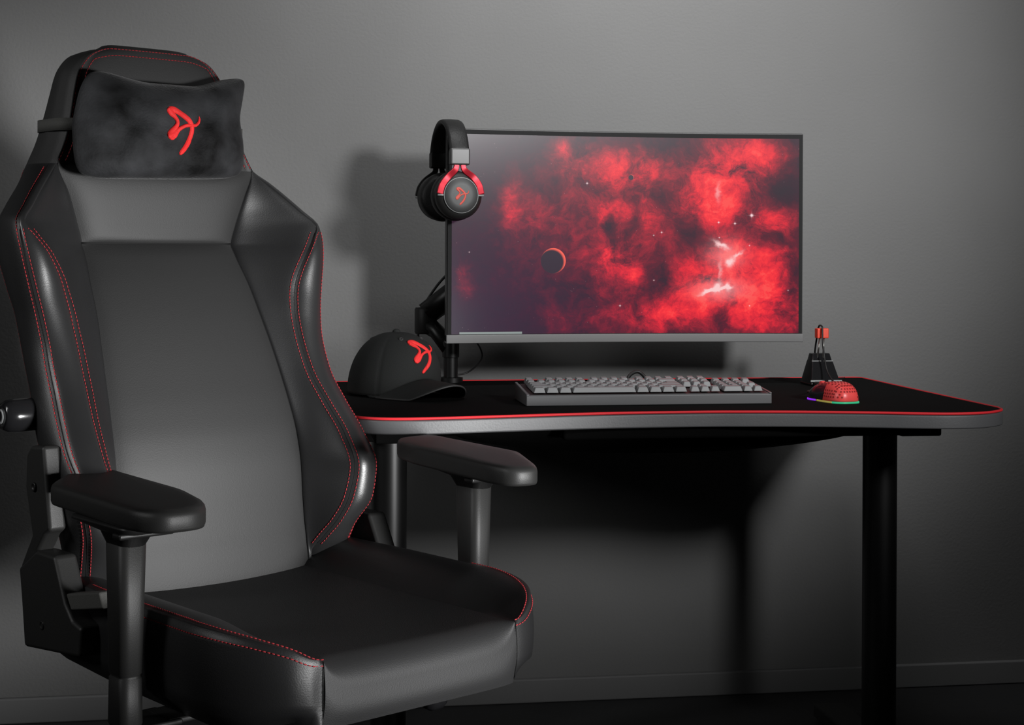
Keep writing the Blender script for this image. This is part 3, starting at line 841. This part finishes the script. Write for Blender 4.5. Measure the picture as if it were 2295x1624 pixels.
    tiny = math_('MULTIPLY', math_('LESS_THAN', vs.outputs['Distance'], .045), math_('GREATER_THAN', n2.outputs['Fac'], .5))
    col = mixc(math_('MULTIPLY', tiny, .28), col, (.9, .55, .6, 1))
    # planets: dark discs with a lit rim on the upper right
    for (x, y, r, rim) in ((.291, .632, .064, 1.0), (.516, .205, .014, .8)):
        dx = math_('SUBTRACT', px, x*1.78); dy = math_('SUBTRACT', py, 1-y)
        dd = math_('SQRT', math_('ADD', math_('MULTIPLY', dx, dx), math_('MULTIPLY', dy, dy)))
        disc = math_('LESS_THAN', dd, r)
        ox = math_('ADD', dx, r*.13); oy = math_('ADD', dy, r*.10)
        od = math_('SQRT', math_('ADD', math_('MULTIPLY', ox, ox), math_('MULTIPLY', oy, oy)))
        cres = N.new('ShaderNodeMapRange'); cres.interpolation_type = 'SMOOTHSTEP'
        cres.inputs['From Min'].default_value = r*.88; cres.inputs['From Max'].default_value = r*1.10; L.new(od, cres.inputs['Value'])
        col = mixc(disc, col, mixc(math_('MULTIPLY', cres.outputs[0], rim), (.034, .020, .036, 1), (1.0, .13, .09, 1)))
    # thin pale bar at the foot of the picture
    bar = math_('MULTIPLY', math_('LESS_THAN', py, .011), math_('MULTIPLY', math_('GREATER_THAN', px, .023*1.78), math_('LESS_THAN', px, .202*1.78)))
    col = mixc(bar, col, (.26, .30, .29, 1))
    b.inputs['Base Color'].default_value = (.012, .012, .013, 1)
    b.inputs['Roughness'].default_value = .20
    b.inputs['Specular IOR Level'].default_value = .27
    L.new(col, b.inputs['Emission Color']); b.inputs['Emission Strength'].default_value = 0.95
    return m
scr.data.materials.append(screen_material())

# ================================================================== MONITOR ARM (clamped to the desk's back edge)
arm = thing('monitor_stand', 'black jointed monitor stand clamped to the desk behind the cap', 'monitor stand', (0, 0, 0))
ax0, ay0 = .378, -.165
am = MB(); am.lathe([(.026, MZ+.0005), (.026, MZ+.010), (.015, MZ+.012), (.015, MZ+.052), (.018, MZ+.053), (.018, MZ+.085), (.015, MZ+.09)], 28, Matrix.Translation((ax0, ay0, 0)))
o_ = am.build('pole', M['metal_k'], arm); o_.modifiers.new('es', 'EDGE_SPLIT')
lo_ = MB(); lo_.tube([(ax0, ay0, .80), (.352, -.13, .835), (.330, -.115, .852)], [.019, .017, .021], 14); lo_.build('lower_link', M['metal_k'], arm)
el = MB().lathe([(.022, -.028), (.024, -.024), (.024, .024), (.022, .028)], 24, Matrix.Translation((.330, -.112, .858))); el.build('elbow_joint', M['plastic'], arm)
up = MB(); up.tube([(.330, -.112, .872), (.40, -.115, .925), (.56, -.13, 1.00), (mcx, -.165, 1.03)], [.025, .027, .025, .022], 14); up.build('upper_link', M['metal_k'], arm)
vp = MB(); vp.box((mcx-.05, -.205, .98), (mcx+.05, -.160, 1.08)); bevel(vp.build('mount_plate', M['metal_k'], arm, False), .004)

def cable(name, pts, r, label, cat='cable', n=8, mt='cable'):
    o = MB().tube(cr(pts, n), r, 8).build(name, M[mt], None); return tag(o, label, cat)
cable('monitor_cable', [(.385, -.135, .742), (.42, -.125, .748), (.447, -.135, .775), (.444, -.14, .80), (.425, -.14, .823), (.40, -.14, .83)], .0018, 'thin black cable looping above the desk below the monitor corner')
cable('power_cable', [(.40, -.10, .98), (.355, -.085, .93), (.322, -.08, .87), (.316, -.085, .80), (.32, -.095, .7325)], .0028, 'black cable hanging behind the left edge of the monitor')
cable('charging_cable', [(.140, -.40, .690), (.137, -.40, .60), (.135, -.40, .55), (.125, -.41, .49), (.10, -.43, .42), (.06, -.44, .30), (.05, -.44, .005)], .0045, 'black cable hanging under the desk beside its leg behind the chair')

# ================================================================== HEADSET
hx, hy, hz = .3585, -.290, 1.118
haz = math.radians(10)
hs_ = thing('headset', 'black headset with red yoke hanging over the monitor corner', 'headphones', (hx, hy, hz), haz)
# local: -y towards the camera side, x across the band, z up
band = []
nb = 40
for k in range(nb+1):
    a = pi*k/nb
    y = -.074*math.cos(a); z = .052+.099*math.sin(a)**.85
    band.append((y, z))
def ribbon(lo, hi, w, t0, t1, name, m, parent, bulge=.003):
    V = []; ring_n = 12; cnt = 0
    for k in range(lo, hi+1):
        y, z = band[k]; y0, z0 = band[max(k-1, 0)]; y1, z1 = band[min(k+1, nb)]
        t = np.array([y1-y0, z1-z0]); t /= np.linalg.norm(t); n = np.array([-t[1], t[0]])
        if n[1]*1+n[0]*np.sign(y)*1 < 0: n = -n
        for j in range(ring_n):
            a = 2*pi*j/ring_n; cxx = math.copysign(abs(math.cos(a))**.5, math.cos(a))*w/2; tt = (t0+t1)/2+math.copysign(abs(math.sin(a))**.7, math.sin(a))*(t1-t0)/2
            V.append((cxx, y+n[0]*tt, z+n[1]*tt))
        cnt += 1
    Fc = grid_faces(cnt, ring_n, 0, True)+[tuple(range(ring_n))[::-1], tuple((cnt-1)*ring_n+j for j in range(ring_n))]
    return mk(name, V, Fc, m, parent)
ribbon(4, nb-4, .042, -.006, .006, 'headband', M['pad'], hs_)
for s in (-1, 1):
    # slider block
    yb, zb = band[3] if s < 0 else band[nb-3]
    sb = MB(); sb.box((-.0205, yb-.0085, .060), (.0205, yb+.0085, .094)); bevel(sb.build('slider', M['slider'] if s < 0 else M['plastic_d'], hs_, False), .004)
    # ear cup: axis along y, outer face away from the head
    T = Matrix.Translation((0, s*.064, 0)) @ Matrix.Rotation(-s*pi/2, 4, 'X')
    cup = MB().lathe([(.030, -.012), (.044, -.010), (.0480, -.003), (.0480, .004), (.0450, .012), (.0370, .018)], 48, T).build('ear_cup', M['plastic'], hs_)
    MB().lathe([(.022, -.034), (.040, -.036), (.0485, -.030), (.0505, -.020), (.0495, -.012), (.046, -.006), (.040, -.0095), (.030, -.011)], 48, T, False).build('ear_pad', M['pad'], cup)
    MB().lathe([(.0345, .017), (.0345, .0215), (.033, .0228), (.001, .0240)], 48, T).build('cup_plate', M['cup'], cup) if s > 0 else None
    if s < 0:
        pl = MB().lathe([(.0345, .017), (.0345, .0215), (.033, .0228), (.020, .0237), (.001, .0240)], 48, T).build('cup_plate', M['cup'], cup)
        logo('printed_emblem', pl, (0, -.098, -.002), (1, 0, 0), (0, 0, 1), .036, M['logo_s'], pl, .0006, .05)
        MB().lathe([(.0345, .0195), (.0358, .0195), (.0358, .0215), (.0345, .0215)], 48, T, False).build('plate_ring', M['ring'], cup)
    # yoke: inverted Y from the slider to both sides of the cup
    for sx in (-1, 1):
        pts = cr([(sx*.006, yb+s*.003, .062), (sx*.010, yb+s*.004, .050), (sx*.026, s*.082, .036), (sx*.038, s*.082, .020), (sx*.043, s*.081, .002)], 8)
        V = []
        for i, p in enumerate(pts):
            p = np.array(p); q0 = np.array(pts[max(i-1, 0)]); q1 = np.array(pts[min(i+1, len(pts)-1)]); t = q1-q0; t /= np.linalg.norm(t)
            n = np.cross(t, np.array([0, 1.0, 0])); n /= np.linalg.norm(n)
            wd = .0055+.001*min(1, i/20)
            for (a_, b_) in ((-wd, -.0022), (wd, -.0022), (wd, .0022), (-wd, .0022)):
                V.append(p+n*a_+np.array([0, b_, 0]))
        yk = mk('yoke_arm', V, grid_faces(len(pts), 4, 0, True)+[(3, 2, 1, 0), tuple((len(pts)-1)*4+k for k in range(4))], M['yoke'] if s < 0 else M['plastic_d'], hs_, False)
        bevel(yk, .0012, 2)
        MB().tube([(sx*.030, s*.0825, .000), (sx*.0475, s*.0825, .000)], .0020, 8).build('pivot_pin', M['ring'], yk)

# ================================================================== KEYBOARD
kw, kd = .456, .136
kb = thing('keyboard', 'grey full-size mechanical keyboard lying on the black desk mat', 'keyboard', (.682, -.690, MZ), 0)
# local: x across (centred), y backwards from the front edge, z up
prof = [(0, .0005), (.0, .0185), (.004, .0200), (.128, .0290), (kd, .0285), (kd, .0005)]
V = [(-kw/2, y, z) for y, z in prof]+[(kw/2, y, z) for y, z in prof]; n = len(prof)
bevel(mk('case', V, [tuple(range(n)), tuple(range(n, 2*n))[::-1]]+[(i, (i+1) % n, n+(i+1) % n, n+i) for i in range(n)], M['kb_case'], kb, False), .0015, 2)
# side rails (raised edge)
for s in (-1, 1):
    r_ = MB(); x0 = s*(kw/2-.005); V = []
    for x in (min(x0, s*kw/2), max(x0, s*kw/2)): V += [(x, .0, .0180), (x, .0, .0215), (x, kd, .0325), (x, kd, .0285)]
    bevel(mk('side_rail', V, [(0, 1, 2, 3), (7, 6, 5, 4), (0, 4, 5, 1), (1, 5, 6, 2), (2, 6, 7, 3), (3, 7, 4, 0)], M['kb_case'], kb, False), .001, 2)
V = [(-kw/2+.008, .006, .0205), (kw/2-.008, .006, .0205), (kw/2-.008, .130, .0295), (-kw/2+.008, .130, .0295)]
mk('switch_plate', V, [(0, 1, 2, 3)], M['kb_plate'], kb, False)
U1 = .01905
rowsK = [
 (0, [1.25, 1.25, 1.25, 6.25, 1.25, 1.25, 1.25, 1.25, -.25, 1, 1, 1, -.25, 2, 1, 1]),
 (1, [2.25, 1, 1, 1, 1, 1, 1, 1, 1, 1, 1, 2.75, -1.25, 1, -1.25, 1, 1, 1]),
 (2, [1.75, 1, 1, 1, 1, 1, 1, 1, 1, 1, 1, 1, 2.25, -3.5, 1, 1, 1, 1]),
 (3, [1.5, 1, 1, 1, 1, 1, 1, 1, 1, 1, 1, 1, 1, 1.5, -.25, 1, 1, 1, -.25, 1, 1, 1]),
 (4, [1, 1, 1, 1, 1, 1, 1, 1, 1, 1, 1, 1, 1, 2, -.25, 1, 1, 1, -.25, 1, 1, 1, 1]),
 (5.25, [1, -1, 1, 1, 1, 1, -.5, 1, 1, 1, 1, -.5, 1, 1, 1, 1, -.25, 1, 1, 1]),
]
keymesh = {}
def key_geo(w):
    b = (w*U1-.0017)/2; t = b-.0034; h = .0095
    V = [(-b, -.0088, 0), (b, -.0088, 0), (b, .0088, 0), (-b, .0088, 0), (-t, -.0062, h), (t, -.0062, h), (t, .0072, h+.0004), (-t, .0072, h+.0004)]
    return V, [(3, 2, 1, 0), (4, 5, 6, 7), (0, 1, 5, 4), (1, 2, 6, 5), (2, 3, 7, 6), (3, 0, 4, 7)]
keys = []
for r, lst in rowsK:
    x = -kw/2+.0135
    for w in lst:
        if w < 0: x += -w*U1; continue
        keys.append((w, x+w*U1/2, .0155+r*U1, r)); x += w*U1
sl = math.atan2(.009, .124)
rest = MB()
keys.sort(key=lambda k: (k[3], k[1]))
for i, (w, x, y, r) in enumerate(keys):
    z = .0195+(y-.006)*math.tan(sl)+.003+(.0015 if r >= 4 else 0)
    prof_rot = Matrix.Translation((x, y, z)) @ Matrix.Rotation(sl*(0.4+.6*r/3) , 4, 'X')
    if i < 100:
        if w not in keymesh:
            V, Fc = key_geo(w); k0 = mk('key', V, Fc, M['key'], kb, False); bevel(k0, .0012, 2); keymesh[w] = k0; k0.matrix_local = prof_rot
        else:
            k1 = keymesh[w].copy(); COL.objects.link(k1); k1.parent = kb; k1.matrix_local = prof_rot
    else:
        V, Fc = key_geo(w); rest.add([tuple(prof_rot @ Vector(v)) for v in V], Fc)
if rest.V:
    ro = rest.build('key', M['key'], kb, False); ro['kind'] = 'stuff'
kc = MB().tube(cr([(-.010, kd-.004, .020), (-.008, kd+.012, .036), (.004, kd+.022, .046), (.018, kd+.026, .047), (.032, kd+.022, .030), (.036, kd+.04, .004)], 8), .0035, 8)
kc.build('keyboard_cord', M['cable'], kb)

# ================================================================== CAP
cap = thing('baseball_cap', 'black baseball cap with red embroidered emblem on the desk mat', 'cap', (.236, -.427, MZ), 0)
FA = -PHI-pi/2+math.radians(40)     # facing direction in the room
fx, fy = math.cos(FA), math.sin(FA)
cap.rotation_euler = (0, 0, FA)
# local: +x is the cap's front, z up
def crown(ph, el):
    """ph azimuth, el 0 (rim) .. 1 (button)"""
    c, s = math.cos(ph), math.sin(ph)
    rx = .100 if c > 0 else .098; ry = .084
    e = el*pi/2
    rad = math.cos(e)**.80
    # the front is steeper and fuller
    se = math.sin(e)
    bul = 1+.055*math.sin(2*e)*max(0, c)+.035*math.sin(2*e)
    lean = .010*se
    groove = -.0012*math.exp(-((((ph+pi/6) % (pi/3))-pi/6)/.035)**2)*math.cos(e)
    k = bul*rad
    base = .0045 if c <= 0 else max(.0045, .034-(ry*s)**2/(2*.085))
    return ((rx*k+groove)*c+lean, (ry*k+groove)*s, base*(1-se)+.121*se**1.05)
NPH, NEL = 144, 30
V = [crown(2*pi*i/NPH, j/NEL*.985) for j in range(NEL+1) for i in range(NPH)]
V2 = [(x, y, max(.0008, z)) for x, y, z in V]
crn = mk('crown', V2, grid_faces(NEL+1, NPH, 0, True)+[tuple(NEL*NPH+k for k in range(NPH))], M['cap'], cap)
crn.modifiers.new('sol', 'SOLIDIFY').thickness = .0015
bt = crown(0, 1); MB().lathe([(.001, .006), (.005, .005), (.0075, .002), (.008, -.002)], 20, Matrix.Translation((bt[0], bt[1], bt[2]))).build('top_button', M['cap'], cap)
for ph in (-.52, .52, -2.6, 2.6):
    p = crown(ph, .70); q = crown(ph, .75)
    nrm = (Vector(p)-Vector((0, 0, .03))).normalized()
    rot = nrm.to_track_quat('Z', 'Y').to_matrix().to_4x4()
    MB().lathe([(.0042, -.001), (.0042, .0012), (.0022, .0016), (.0020, .0002)], 16, Matrix.Translation(p) @ rot, False).build('eyelet', M['stud'], cap)
logo('embroidered_emblem', crn, (.10, 0, .079), (0, 1, 0), (-.15, 0, 1), .066, M['embroid'], cap, .003)
# brim: curved plate
NB1, NB2 = 41, 14
rows = []
for i in range(NB1):
    ph = lerp(-1.25, 1.25, i/(NB1-1)); row = []
    c0 = crown(ph, 0.0)
    for j in range(NB2):
        t = j/(NB2-1)
        ext = .096*max(0, math.cos(ph*1.2))**.42
        x = c0[0]-.004+ext*t; y = c0[1]*(1+.03*t)
        z = c0[2]*(1-t)+t*(.034-y*y/(2*.074)) - .004*t*t - .0005
        row.append((x, y, max(.0022, z)))
    rows.append(row)
Bm = np.array(rows); bo = mk('brim', Bm.reshape(-1, 3), grid_faces(*Bm.shape[:2]), M['cap'], cap)
sd2 = bo.modifiers.new('sol', 'SOLIDIFY'); sd2.thickness = .0028; sd2.offset = 0
MB().tube([tuple(r[-1]) for r in Bm], .0017, 6).build('brim_piping', M['stud'], cap)

# ================================================================== MOUSE
ms = thing('computer_mouse', 'red honeycomb gaming mouse with glowing base on the desk mat', 'mouse', (1.041, -.652, MZ), 0)
MA = math.radians(104)
ms.rotation_euler = (0, 0, MA)
# local: +x front (buttons and cable), z up
def mouse_pt(a, e):
    """a azimuth, e elevation 0..1"""
    c, s = math.cos(a), math.sin(a)
    lx = .058; ly = .031+.002*abs(c)**2
    p = 3.0
    k = 1/((abs(c)**p+abs(s)**p)**(1/p))
    x = lx*c*k*.98; y = ly*s*k*.98
    if c > -.2: y *= 1-.05*math.exp(-((x-.005)/.02)**2)
    t = e*pi/2; r = math.cos(t)**.55; h = math.sin(t)
    hump = .0385-.010*max(0, (x*r+.012)/.07)**1.3 - .004*max(0, -(x*r+.03)/.03)
    return (x*r-.004*h, y*r*(1-.06*h), .004+(hump-.004)*h**.9)
NA, NE = 96, 26
V = [mouse_pt(2*pi*i/NA, j/NE*.99) for j in range(NE+1) for i in range(NA)]
shell = mk('shell', V, grid_faces(NE+1, NA, 0, True)+[tuple(range(NA))[::-1], tuple(NE*NA+k for k in range(NA))], M['red_pl'], ms)
# honeycomb of small recessed holes over the back and flanks
bv = BVHTree.FromPolygons([v.co.copy() for v in shell.data.vertices], [tuple(p.vertices) for p in shell.data.polygons])
hm = MB()
def hexagon(p, n, r):
    q = n.to_track_quat('Z', 'Y').to_matrix()
    return [tuple(p+q @ Vector((r*math.cos(pi/3*k), r*math.sin(pi/3*k), 0))+n*.00025) for k in range(6)]
for i in range(-9, 6):
    for j in range(-3, 4):
        x = i*.0056-.004; y = j*.0064+(.0032 if i % 2 else 0)
        h, n_, _, _ = bv.ray_cast(Vector((x, y, .1)), Vector((0, 0, -1)))
        if h is None or abs(y) > .021 or x > .02 or x < -.047: continue
        hm.add(hexagon(h, n_, .0021), [(0, 1, 2, 3, 4, 5)])
for sy in (-1, 1):
    for i in range(-7, 5):
        for j in range(3):
            x = i*.0062+(.0031 if j % 2 else 0)-.003; z = .012+j*.0055
            h, n_, _, _ = bv.ray_cast(Vector((x, sy*.1, z)), Vector((0, -sy, 0)))
            if h is None or abs(x) > .043 or (sy > 0 and x > -.010): continue
            hm.add(hexagon(h, n_, .0019), [(0, 1, 2, 3, 4, 5)])
for j in range(-4, 5):
    for i in range(5):
        y = j*.0056+(.0028 if i % 2 else 0); z = .012+i*.0050
        h, n_, _, _ = bv.ray_cast(Vector((-.1, y, z)), Vector((1, 0, 0)))
        if h is None or h.x > -.035 or h.x < -.054: continue
        hm.add(hexagon(h, n_, .0019), [(0, 1, 2, 3, 4, 5)])
hm.build('honeycomb_holes', M['hole'], ms, False)
# dark nose between the buttons, wheel, glowing strips
nose = MB()
ns = [mouse_pt(a, e) for e in np.linspace(0, .72, 10) for a in np.linspace(.1, 1.75, 15)]
Gm = np.array(ns).reshape(10, 15, 3); Gm = Gm*np.array([1.006, 1.006, 1.0])+np.array([.0006, 0, 0])
nose.add(Gm.reshape(-1, 3), grid_faces(10, 15)); nose.build('dark_nose', M['gloss'], ms)
MB().lathe([(.006, -.004), (.0085, -.003), (.0085, .003), (.006, .004)], 20, Matrix.Translation((.034, 0, .027)) @ Matrix.Rotation(pi/2, 4, 'X')).build('scroll_wheel', M['red_pl'], ms)
def led(a0, a1, name, m):
    V = []; k = 24
    for i in range(k+1):
        a = lerp(a0, a1, i/k); x, y, _ = mouse_pt(a, 0)
        for sc_, z in ((1.005, .0005), (1.035, .0005), (1.035, .0030), (1.005, .0038)): V.append((x*sc_, y*sc_, z))
    mk(name, V, grid_faces(k+1, 4, 0, True)+[(0, 1, 2, 3), tuple(k*4+q for q in (3, 2, 1, 0))], m, ms)
led(.35, 1.35, 'purple_light_strip', M['led_p'])
led(1.40, 2.2, 'yellow_light_strip', M['led_y']); led(2.2, 4.2, 'green_light_strip', M['led_g'])

# ================================================================== MOUSE BUNGEE
bx, by = 1.143, -.30
bg = thing('mouse_bungee', 'black cable holder with red clip on two steel rods behind the mouse', 'cable holder', (bx, by, MZ), 0)
rowz = [(-.033, -.040, .0), (-.033, -.040, .006), (-.031, -.036, .010), (-.023, -.018, .048), (-.0215, -.014, .052), (-.019, -.008, .066)]
V = []
for (x, y0, z) in rowz:
    V += [(x, y0, z+.0003), (-x, y0, z+.0003), (-x, .030-(z*.25), z+.0003), (x, .030-(z*.25), z+.0003)]
bevel(mk('stand_body', V, grid_faces(len(rowz), 4, 0, True)+[(3, 2, 1, 0), tuple((len(rowz)-1)*4+k for k in range(4))], M['gloss'], bg, False), .002, 2)
st_ = MB()
for s in (-1, 1): st_.box((min(s*.004, s*.034), -.0405, .0085), (max(s*.004, s*.034), -.0385, .0125))
bevel(st_.build('front_trim', M['ring'], bg, False), .0006)
st_ = MB()
for s in (-1, 1): st_.box((min(s*.003, s*.023), -.0168, .0495), (max(s*.003, s*.023), -.0145, .0515))
bevel(st_.build('upper_trim', M['ring'], bg, False), .0005)
ft = MB(); ft.box((-.028, -.105, .0003), (-.010, -.0405, .010)); ft.box((.010, -.105, .0003), (.028, -.0405, .010)); bevel(ft.build('front_foot', M['plastic'], bg, False), .003)
for s in (-1, 1):
    MB().tube([(s*.0065-.003, -.010, .050), (s*.0045+.000, -.012, .100)], .0019, 10).build('steel_rod', M['alu'], bg)
cl = MB(); cl.box((-.0125, -.020, .098), (.0125, -.002, .119)); bevel(cl.build('clip', M['orange'], bg, False), .002)
# the mouse's cord runs through the clip: part of the mouse
def world_to_mouse(p):
    c, s = math.cos(-MA), math.sin(-MA); q = np.array(p)-np.array([1.041, -.652, MZ]); return (q[0]*c-q[1]*s, q[0]*s+q[1]*c, q[2])
cpts = [(1.041+.058*math.cos(MA), -.652+.058*math.sin(MA), MZ+.012), (1.025, -.56, MZ+.010), (1.085, -.475, MZ+.008), (1.138, -.430, MZ+.008), (1.1425, -.385, MZ+.012), (1.142, -.350, MZ+.030), (1.141, -.334, MZ+.058), (1.139, -.328, MZ+.090), (1.139, -.3260, MZ+.112), (1.1395, -.3235, MZ+.1215), (1.141, -.311, MZ+.1245), (1.142, -.297, MZ+.1225), (1.143, -.286, MZ+.108), (1.148, -.255, MZ+.06), (1.158, -.235, MZ+.018), (1.18, -.215, MZ+.0045), (1.21, -.20, MZ+.004), (1.24, -.19, MZ+.004)]
MB().tube(cr([world_to_mouse(p) for p in cpts], 8), .0019, 8).build('mouse_cord', M['cable'], ms)

# ================================================================== LIGHT
def area(name, loc, target, size, power, col=(1, 1, 1), sy=None, spread=180):
    l = bpy.data.lights.new(name, 'AREA'); l.energy = power; l.size = size; l.color = col
    if sy: l.shape = 'RECTANGLE'; l.size_y = sy
    l.spread = math.radians(spread)
    o = bpy.data.objects.new(name, l); COL.objects.link(o); o.location = loc
    o.rotation_euler = (Vector(target)-Vector(loc)).to_track_quat('-Z', 'Y').to_euler(); return o
def spot(name, loc, target, half, power, radius, blend=1.0):
    l = bpy.data.lights.new(name, 'SPOT'); l.energy = power; l.spot_size = math.radians(2*half); l.spot_blend = blend; l.shadow_soft_size = radius
    o = bpy.data.objects.new(name, l); COL.objects.link(o); o.location = loc
    o.rotation_euler = (Vector(target)-Vector(loc)).to_track_quat('-Z', 'Y').to_euler(); return o
spot('key_spot', (1.85, -3.1, 1.72), (.75, 0, 1.30), 23, 280, .20)
area('wall_wash', (.75, -1.1, 2.75), (.75, 0, 1.75), .9, 7.5, sy=.35, spread=86)
spot('chair_spot', (1.70, -3.05, .66), (-.02, -1.0, .77), 13.8, 590, .22)
area('left_strip', (-1.9, -1.7, 1.75), (-.35, -1.1, 1.05), .4, 1.2, sy=.9, spread=50)
w = bpy.data.worlds.new('world'); S.world = w; w.use_nodes = True
w.node_tree.nodes['Background'].inputs[0].default_value = (1, 1, 1, 1)
w.node_tree.nodes['Background'].inputs[1].default_value = .007
S.view_settings.view_transform = 'Standard'; S.view_settings.look = 'None'
S.view_settings.exposure = 0.0; S.view_settings.gamma = 1.0; S.view_settings.use_curve_mapping = False
